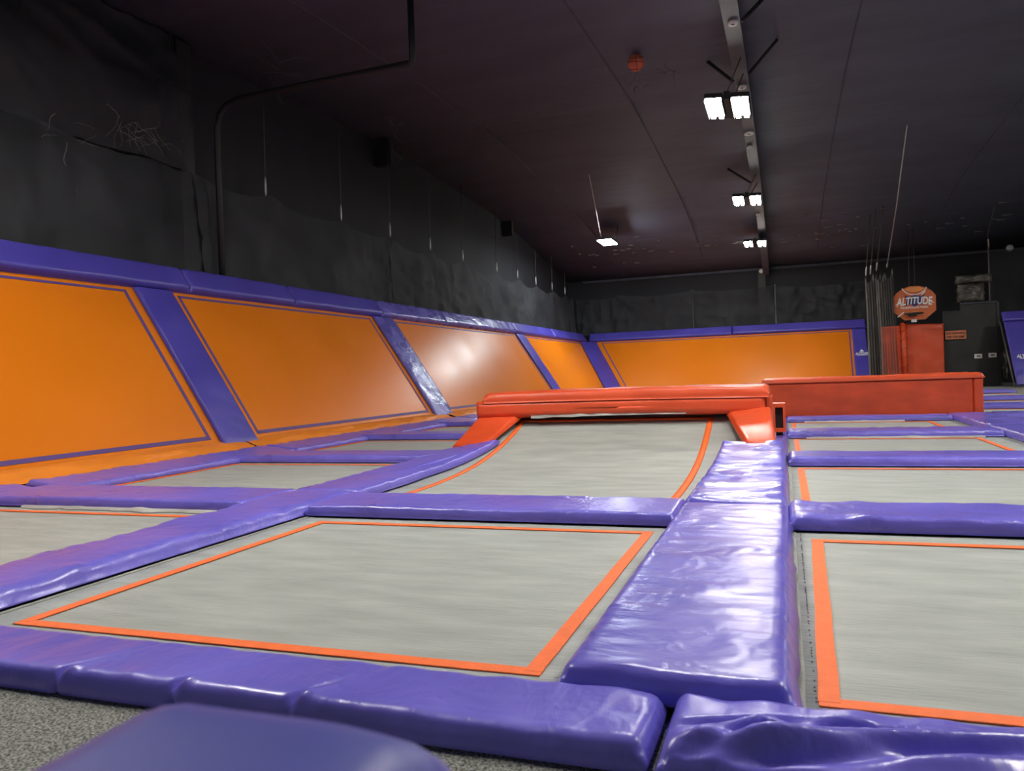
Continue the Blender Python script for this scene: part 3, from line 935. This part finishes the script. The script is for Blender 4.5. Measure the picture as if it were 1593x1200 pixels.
onboard([(-.34, 1.2), (-.2, 1.12), (0, 1.09), (.2, 1.12), (.34, 1.2), (.2, 1.28), (-.2, 1.28)], 'amber', 'ball_shine')
onboard(arc(0, -.05, .40, 40, 140, .03), 'amber', 'ball_line')
onboard([(-.62, .16), (-.4, .34), (-.37, .32), (-.58, .14)], 'print_white', 'ball_line')
onboard([(.22, .96), (.36, 1.12), (.39, 1.10), (.26, .95)], 'print_white', 'ball_line')
onboard([(-.36, 1.0), (-.2, .92), (.0, .98), (.2, .92), (.36, 1.0), (.27, .78), (.36, .55), (.15, .62), (0, .52), (-.15, .62), (-.36, .55), (-.27, .78)], 'print_blue', 'emblem', .002)
mesh('lettering', *put(text_vf('ALTITUDE', .36, .18, .004, bold=.010), lambda x, y, z: (cx - .02 + x * .74, fy - .010 - z, 2.62 + .65 + y * (1.0 + .25 * abs(x)) - .10 * abs(x))), 'print_white', bbd, smooth=False)
onboard([(-.72, .58), (-.5, .70), (-.5, .76)], 'print_white', 'swoosh_mark', .004)
onboard([(.70, .62), (.48, .70), (.48, .78)], 'print_white', 'swoosh_mark', .004)
mesh('lettering', *put(text_vf('TRAMPOLINE PARK', .105, .1, .003, bold=.002), lambda x, y, z: (cx - .03 + x * 1.05, fy - .006 - z, 2.62 + .46 + y)), 'print_white', bbd, smooth=False)
# rim
vs, fs = [], []
for i in range(28):
    a = 2 * math.pi * i / 28
    for j in range(8):
        b = 2 * math.pi * j / 8
        r = .31 + .03 * math.cos(b)
        vs.append((cx - .1 + r * math.cos(a), by - .42 + r * math.sin(a), 2.86 + .03 * math.sin(b)))
for i in range(28):
    for j in range(8):
        fs.append((i * 8 + j, ((i + 1) % 28) * 8 + j, ((i + 1) % 28) * 8 + (j + 1) % 8, i * 8 + (j + 1) % 8))
mesh('rim', vs, fs, 'print_black', hp)
box('rim_plate', cx - .24, cx + .04, by - .12, by - .004, 2.78, 2.90, 'print_black', hp)
mesh('post_pad', *tube_vf([(4.42, 33.55, FL), (4.42, 33.55, 1.2), (4.41, 33.55, 2.55)], [.125, .125, .115], 14), 'red', hp)
vs, fs = tube_vf([(4.42 + .132 * math.cos(a * 1.0), 33.55 + .132 * math.sin(a), .3 + 2.2 * a / 40.8) for a in [i * .25 for i in range(164)]], .014, 4)
mesh('lacing', vs, fs, 'red_scuffed', hp)
mesh('mount_arm', *tube_vf([(4.42, 33.5, 2.5), (4.6, 33.42, 2.75), (4.7, 33.37, 3.0)], .05, 8), 'steel', hp)
box('mount_clip', 4.66, 4.84, 33.2, 33.29, 2.55, 2.66, 'white', hp)

pn = thing('crash_mat', (5.2, 34.0, FL), 'tall red padded crash mat behind the basketball post', 'crash mat')
mesh('pad', *cushion_vf(quad((4.50, 33.95, .02), (5.86, 33.95, .02), (5.86, 33.95, 2.46), (4.50, 33.95, 2.50)), 1.36, 2.45, .12, nu=14, nv=20, seed=4, low=.02), 'red', pn)
mesh('pad', *cushion_vf(quad((3.70, 34.1, .02), (4.42, 34.0, .02), (4.42, 34.0, 2.46), (3.70, 34.1, 2.46)), .72, 2.44, .10, nu=6, nv=20, seed=7, low=.02), 'red', pn)
box('backing', 3.75, 5.88, 34.11, 34.2, FL, 2.44, 'black', pn)

pt = thing('partition_board', (6.75, 34.1, FL), 'black scuffed partition board right of the red padded panel', 'partition')
mesh('board', *prism_vf([(5.9, 34.15, FL), (7.78, 34.15, FL), (7.78, 34.15, 3.25), (6.5, 34.15, 3.25), (6.5, 34.15, 2.95), (5.9, 34.15, 2.95)], (0, .12, 0)), 'board', pt, smooth=False)
box('edge_trim', 7.72, 7.80, 34.08, 34.15, FL, 3.2, 'steel', pt)
box('edge_trim', 6.5, 7.72, 34.10, 34.15, 3.18, 3.24, 'seam', pt)
for x, lb in ((7.06, 'white wall socket plate, left of the pair on the partition board'), (7.54, 'white wall socket plate, right of the pair on the partition board')):
    s_ = thing('socket_plate', (x, 34.08, 1.1), lb, 'wall socket')
    z0 = 1.14 if x < 7.3 else 1.16
    box('plate', x - .13, x + .13, 34.10, 34.148, z0 - .08, z0 + .09, 'white', s_)
    box('outlet', x - .06, x + .06, 34.085, 34.10, z0 - .015, z0 + .03, 'print_black', s_)
sg = thing('warning_sign', (6.28, 34.0, 1.8), 'small orange warning sign with black lettering on the partition board', 'sign')
box('panel', 5.95, 6.66, 34.06, 34.10, 1.84, 2.17, 'sign', sg)
for bd, z in (('NO HANGING', 2.03), ('ON THE RIMS', 1.89)):
    mesh('lettering', *put(text_vf(bd, .125, 0, .003, bold=.002), lambda x, y, zz: (6.305 + x * .80, 34.052 - zz, z + y)), 'print_black', sg, smooth=False)
# plastic wrapped unit above the board and crumpled sheet at the floor
def crumple(name, label, x0, x1, y, z0, z1, cat, sd, m='plastic', depth=.22):
    nx, nz_ = 14, 12
    vs, fs = [], []
    for back in (0, 1):
        for i in range(nx + 1):
            for j in range(nz_ + 1):
                u, v = i / nx, j / nz_
                e = min(1, 5 * min(u, 1 - u, v, 1 - v))
                yy = y + (.25 if back else -depth * e * (.6 + .6 * nz(u * 4, v * 4, sd)))
                vs.append((x0 + (x1 - x0) * u + .05 * nz(v * 5, u, sd + 4), yy, z0 + (z1 - z0) * v + .06 * nz(u * 5, v, sd + 8)))
    K = (nx + 1) * (nz_ + 1)
    for i in range(nx):
        for j in range(nz_):
            a = i * (nz_ + 1) + j
            fs += [(a, a + nz_ + 1, a + nz_ + 2, a + 1), (K + a, K + a + 1, K + a + nz_ + 2, K + a + nz_ + 1)]
    for i in range(nx):
        a = i * (nz_ + 1); fs.append((a + nz_ + 1, a, K + a, K + a + nz_ + 1))
        a += nz_; fs.append((a, a + nz_ + 1, K + a + nz_ + 1, K + a))
    for j in range(nz_):
        a = j; fs.append((a, a + 1, K + a + 1, K + a))
        a = nx * (nz_ + 1) + j; fs.append((a + 1, a, K + a, K + a + 1))
    return tag(mesh(name, vs, fs, m), label, cat)
crumple('wrapped_unit', 'dusty grey plastic-wrapped box above the partition board', 6.45, 7.35, 34.2, 3.28, 3.95, 'wrapped box', 2)
crumple('wrapped_duct', 'dusty grey wrapped duct on top of the plastic-wrapped box', 6.4, 7.6, 34.2, 4.0, 4.3, 'duct', 6)
crumple('plastic_sheet', 'crumpled shiny plastic sheet beside the far right slanted pad', 7.82, 8.1, 34.3, .25, 1.35, 'plastic sheet', 9, m='plastic', depth=.15)

# ------------------------------------------------------------------ netting and its hanging rods
ROD = [7.96, 10.47, 13.32, 16.18, 18.62, 21.12, 23.6, 26.78, 29.15, 31.55, 34.0, 36.2]
XN = -9.92
names = ['first', 'second', 'third', 'fourth', 'fifth', 'sixth', 'seventh', 'eighth', 'ninth', 'tenth', 'eleventh', 'twelfth']
for i, y in enumerate(ROD):
    t = thing('hanger_rod', (XN, y, 4.9), names[i].capitalize() + ' thin rod from the left holding up the wall netting', 'hanger rod', 'rods along the left wall')
    t['label'] = t['label'][0].lower() + t['label'][1:]
    yt_ = y + (.38 if i == 1 else .05)
    zt = zc(yt_) - .02
    mesh('rod', *tube_vf([(XN, y, 5.25), (XN, yt_, zt)], .011 if i < 6 else .014, 5), 'rod', t)
    mesh('turnbuckle', *tube_vf([(XN, y, 4.9), (XN, y, 4.98), (XN, y, 5.18), (XN, y + .003, 5.3)], [.012, .024, .024, .010], 6), 'bright_metal', t)

def net(name, label, pfn, a0, a1, z0, ztop, m='net', nu=150, nv=30, fold=.09, f1=2.0, seed=0.0, cat='netting', gather=0.0):
    vs, fs = [], []
    for i in range(nu + 1):
        a = a0 + (a1 - a0) * i / nu
        zt = ztop(a)
        for j in range(nv + 1):
            v = j / nv
            d = fold * (nz(a * f1, v * 1.2 + a * .25, seed) + .5 * nz(a * f1 * 2.6, v * 3.5, seed + 3)) + fold * .6 * (1 - abs(nz(a * .9 + v * 2.2, v * 2.6, seed + 7))) ** 5
            vs.append(pfn(a, z0 + (zt - z0) * v, d))
    for i in range(nu):
        for j in range(nv):
            q = i * (nv + 1) + j
            fs.append((q, q + nv + 1, q + nv + 2, q + 1))
    return tag(mesh(name, vs, fs, m), label, cat)
def scallop(pts, zt, dip):
    def f(a):
        for p, q in zip(pts[:-1], pts[1:]):
            if p <= a <= q:
                u = (a - p) / (q - p)
                return zt - dip * 4 * u * (1 - u)
        return zt
    return f
lx = lambda a, z, d: (XN + .02 + d + .16 * (4.9 - z) / 2, a, z)
net('wall_netting', 'black netting on the left wall, nearest stretch before the black column', lx, 2.0, 11.2, 2.9, scallop([2.0, 5.2] + ROD[:3], 4.95, .16), seed=1)
net('wall_netting', 'black netting on the left wall, stretch right of the black column', lx, 11.2, 18.3, 2.9, scallop([11.2] + ROD[2:5], 4.9, .16), seed=5)
net('wall_netting', 'black netting on the left wall, far stretch up to the corner', lx, 18.35, 37.4, 2.9, scallop([18.35] + ROD[4:] + [37.4], 4.88, .22), seed=9, nu=200)
ly = lambda a, z, d: (a, 38.15 - d, z)
net('wall_netting', 'black netting on the far wall, left stretch next to the corner', ly, -9.9, -.34, 2.95, scallop([-9.9, -7.6, -4.1, -.34], 4.85, .12), seed=13, fold=.16)
net('wall_netting', 'black netting on the far wall, right stretch with swooping folds', ly, -.30, 3.5, 2.95, scallop([-.30, 3.5], 4.8, .15), seed=17, fold=.24, f1=1.4)
for x, lb in ((-4.12, 'thin grey net post on the far wall, left one'), (-.33, 'thin grey net post on the far wall, right one')):
    tag(mesh('net_post', *tube_vf([(x, 38.3, FL), (x + .02, 38.3, 4.9)], .035, 6), 'housing'), lb, 'post')
# drape above the netting at the left
def dr(a, z, d):
    v = (z - 4.9) / 2.1
    return (XN - .05 + d + .45 * math.sin(math.pi * min(1, max(0, v))) * .5, a, z)
net('wall_drape', 'black plastic drape sagging above the netting at upper left', dr, 2.0, 11.0, 4.85, lambda a: zc(a) - .03, 'drape', fold=.16, f1=.7, seed=23, cat='drape')

# gathered net hanging at the right end of the far panel
gp = thing('gathered_net', (3.6, 33.3, FL), 'gathered black net hanging beside the basketball backboard', 'netting')
for q, (xa, xb, dy, sd) in enumerate(((3.08, 3.75, 0, 1.0), (3.45, 4.12, -.25, 4.0))):
    vs, fs = [], []
    for i in range(61):
        u = i / 60
        for j in range(25):
            v = j / 24
            top = 4.62 - .35 * math.sin(math.pi * ((u * 2) % 1.0)) - .2 * (1 - u)
            z = FL + .05 + (top - FL) * v
            wdt = 1 - .12 * v
            x = xa + (xb - xa) * (u * wdt) + .22 * (1 - v) * .3
            y = 33.4 + dy + .09 * math.sin(u * 44 + sd + .8 * nz(v * 2, u * 3)) + .05 * nz(u * 7, v * 2, sd)
            vs.append((x, y, z))
    for i in range(60):
        for j in range(24):
            a = i * 25 + j
            fs.append((a, a + 25, a + 26, a + 1))
    mesh('net_fold', vs, fs, 'net_thin', gp)
# ropes and rods above the gathered net
def rope(label, pts, r=.012, m='rod', buckle=True):
    t = thing('hanger_rope', pts[-1], label, 'rope')
    mesh('rope', *tube_vf(pts, r, 5), m, t)
    if buckle:
        a, b = Vector(pts[-1]), Vector(pts[-2])
        d = (b - a).normalized()
        mesh('turnbuckle', *tube_vf([a, a + d * .1, a + d * .35, a + d * .42], [.012, .03, .03, .012], 6), 'bright_metal', t)
    return t
rope('long slanting pale rope from the ceiling to the gathered net', [(3.35, 23.6, zc(23.6) - .02), (3.66, 28.5, 6.2), (3.86, 33.2, 4.72)], .02, 'bright_metal')
for i, (x, y, z, lb) in enumerate(((3.12, 33.4, 4.45, 'short dark rope over the gathered net, leftmost'), (3.28, 33.4, 4.5, 'dark rope over the gathered net, second from the left'),
                                   (3.5, 33.4, 4.62, 'dark rope over the gathered net, third from the left'))):
    rope(lb, [(x + .15, y - .8 - i * .4, zc(y - .8 - i * .4)), (x, y, z)], .018)
rope('dark rope hanging right of the slanting pale rope, nearer the backboard', [(4.85, 34.8, zc(34.8)), (4.85, 34.9, 3.9)], .012, buckle=False)
rope('dark rope hanging just above the backboard', [(5.05, 34.8, zc(34.8)), (5.05, 34.9, 3.9)], .012, buckle=False)
net('wall_netting', 'black netting at the far right behind the slanted panel', lambda a, z, d: (a, 35.2 - d, z), 7.7, 13.0, 2.6, lambda a: 5.3, seed=33, fold=.05)
tag(mesh('net_post', *tube_vf([(7.72, 35.1, 2.6), (7.72, 35.1, 5.6)], .03, 6), 'housing'), 'thin grey net post at the far right, behind the partition board', 'post')
rope('pale rope at the far right above the net post', [(7.5, 33.0, zc(33)), (7.6, 34.6, 5.9), (7.72, 35.0, 5.4)], .016)

# ------------------------------------------------------------------ ceiling details
tag(mesh('conduit_pipe', *tube_vf([(-5.57, 11.45, zc(11.45)), (-5.57, 11.45, 6.5), (-5.57, 11.45, 6.24), (-5.65, 11.45, 6.19), (-7.5, 11.5, 6.19), (-9.1, 11.55, 6.18), (-9.40, 11.58, 6.12), (-9.56, 11.58, 5.98),
                                     (-9.62, 11.58, 5.75), (-9.64, 11.58, 5.2), (-9.64, 11.58, 3.05)], .055, 10), 'black'), 'black pipe bent down from the ceiling to the left wall column', 'pipe')

bb = thing('basketball', (-2.68, 15.9, 7.17), 'orange basketball stuck under the ceiling', 'basketball')
BR = .17
BC = Vector((-2.68, 15.9, 7.345))
prof_b = [(BR * math.sin(math.pi * i / 16) if 0 < i < 16 else .001, -BR * math.cos(math.pi * i / 16)) for i in range(17)]
mesh('ball', *lathe_vf(prof_b, BC, 'z', 28), 'ball', bb)
def ring(nrm, off=0.0):
    nrm = Vector(nrm).normalized()
    a = nrm.cross(Vector((.2, .9, .3))).normalized(); b = nrm.cross(a)
    rr = math.sqrt(BR * BR - off * off) + .001
    return tube_vf([BC + nrm * off + (a * math.cos(t) + b * math.sin(t)) * rr for t in [2 * math.pi * i / 32 for i in range(33)]], .006, 5)
for q in (((1, .2, .1), 0), ((.1, -.2, 1), 0), ((.1, -.5, .9), .11), ((.1, -.5, .9), -.11)):
    mesh('seam_line', *ring(*q), 'print_black', bb)
# discs, braces on the roof beam
def disc(x, y, z, r, label, m='white', axis='z'):
    t = thing('ceiling_disc', (x, y, z), label, 'detector')
    mesh('rim', *lathe_vf([(r, 0), (r, .03), (r * .8, .06)], (x, y, z), axis, 20), m, t)
    mesh('centre', *lathe_vf([(r * .35, -.012), (r * .35, .0)], (x, y, z), axis, 14), 'housing', t)
    return t
def bz(y): return zc(y) - .42 - .06
disc(-.66, 13.97, bz(13.97), .085, 'small pale disc on the roof beam, nearest at the top')
disc(-.69, 17.66, bz(17.66), .10, 'pale disc on the roof beam just above the nearest light')
disc(-.69, 21.19, bz(21.19), .13, 'pale oval disc on the roof beam below the nearest light')
disc(-.72, 22.32, bz(22.32), .085, 'small pale disc on the roof beam between first and second light')
disc(-.75, 29.9, bz(29.9), .075, 'tiny pale disc on the roof beam between second and third light')
disc(-.90, 38.15, 5.54, .10, 'round white ring on the black column at the far wall', axis='y')
disc(9.0, 37.4, 5.62, .14, 'round white ring at the far right near the ceiling', axis='y')
def brace(a, b, label):
    tag(mesh('beam_brace', *tube_vf([a, b], .035, 6), 'black'), label, 'brace')
brace((-.84, 17.17, 7.10), (-1.35, 17.0, 7.56), 'dark diagonal brace left of the nearest light')
brace((-.50, 16.75, 7.08), (.07, 16.41, 7.54), 'dark diagonal brace right of the nearest light')
brace((-.84, 25.9, 6.92), (-1.52, 25.61, 7.38), 'dark diagonal brace left of the middle light')
brace((-.50, 13.9, 6.95), (-.17, 14.3, 7.43), 'dark diagonal brace at the top of the picture')

# lint and cobweb strands
def strands(label, c, n, spread, length, sd, r=.006, m='lintgrey'):
    rnd = random.Random(sd)
    parts = []
    for i in range(n):
        p = Vector(c) + Vector((0, rnd.uniform(-1, 1) * spread[1], rnd.uniform(-1, 1) * spread[2])) + Vector((rnd.uniform(-1, 1) * spread[0], 0, 0))
        d = Vector((rnd.uniform(-.3, .3), rnd.uniform(-1, 1), rnd.uniform(-.6, .6))).normalized()
        pts = [p]
        for q in range(5):
            d = (d + Vector((rnd.uniform(-.4, .4), rnd.uniform(-.5, .5), rnd.uniform(-.5, .3)))).normalized()
            pts.append(pts[-1] + d * length / 5)
        parts.append(tube_vf(pts, r * rnd.uniform(.6, 1.2), 4))
    return tag(mesh('cobweb', *join(*parts), m), label, 'cobweb', kind='stuff')
def ceil_pt(y, x, dz=.08): return (x, y, zc(y) - dz)
strands('pale frayed threads on the upper left drape', (-9.62, 9.7, 5.15), 22, (.05, .5, .18), .45, 1, .003)
strands('pale frayed threads low on the left drape', (-9.6, 8.1, 4.75), 6, (.05, .5, .2), .4, 2, .004)
strands('dusty threads dangling at the upper left ceiling', ceil_pt(12.2, -8.6, .4), 7, (.5, .5, .1), .9, 3, .003)
strands('curled pale threads on the ceiling right of the basketball', ceil_pt(16.6, -2.1, .3), 6, (.25, .3, .06), .55, 4, .005)
strands('pale threads on the ceiling below the basketball', ceil_pt(17.4, -2.95, .25), 5, (.3, .3, .05), .45, 5, .007)
strands('dusty threads on the ceiling above the left wall rods', ceil_pt(17.5, -9.2, .4), 10, (.5, 1.2, .1), .6, 6, .003)

rnd = random.Random(11)
parts = []
for i in range(70):
    x = rnd.uniform(-8.8, 3.2) if i < 55 else rnd.uniform(2, 8)
    y = rnd.uniform(31.5, 36.2)
    if rnd.random() < .5:
        y = 34.2 + rnd.uniform(-.3, .3)
    z = zc(y) - .02
    l, w = rnd.uniform(.08, .35), rnd.uniform(.015, .04)
    parts.append(prism_vf([(x, y, z), (x + l, y + rnd.uniform(-.05, .05), z - rnd.uniform(0, .05)), (x + l, y + w, z - .03), (x, y + w, z - .05)], (0, 0, -.01)))
tag(mesh('lint_scraps', *join(*parts), 'lintgrey', smooth=False), 'pale torn scraps scattered on the far ceiling', 'scraps', kind='stuff')

# ------------------------------------------------------------------ padded post close to the camera
pb = thing('padded_barrier', (-.38, .2, FL), 'out-of-focus dark purple padded barrier top at the bottom edge', 'padded barrier')
def ftop(u, v):
    x = -.580 + .355 * u
    y = -.25 + .838 * v
    return (Vector((x, y, .64 - .12 * max(0, u - .55) ** 2)), Vector((0, 0, 1)))
mesh('top_pad', *cushion_vf(ftop, .355, .838, .086, nu=20, nv=30, r=.07, low=.004, pucker=0, seed=2), 'purple_dark', pb)
box('post', -.50, -.26, -.2, .46, FL, .64, 'steel', pb)
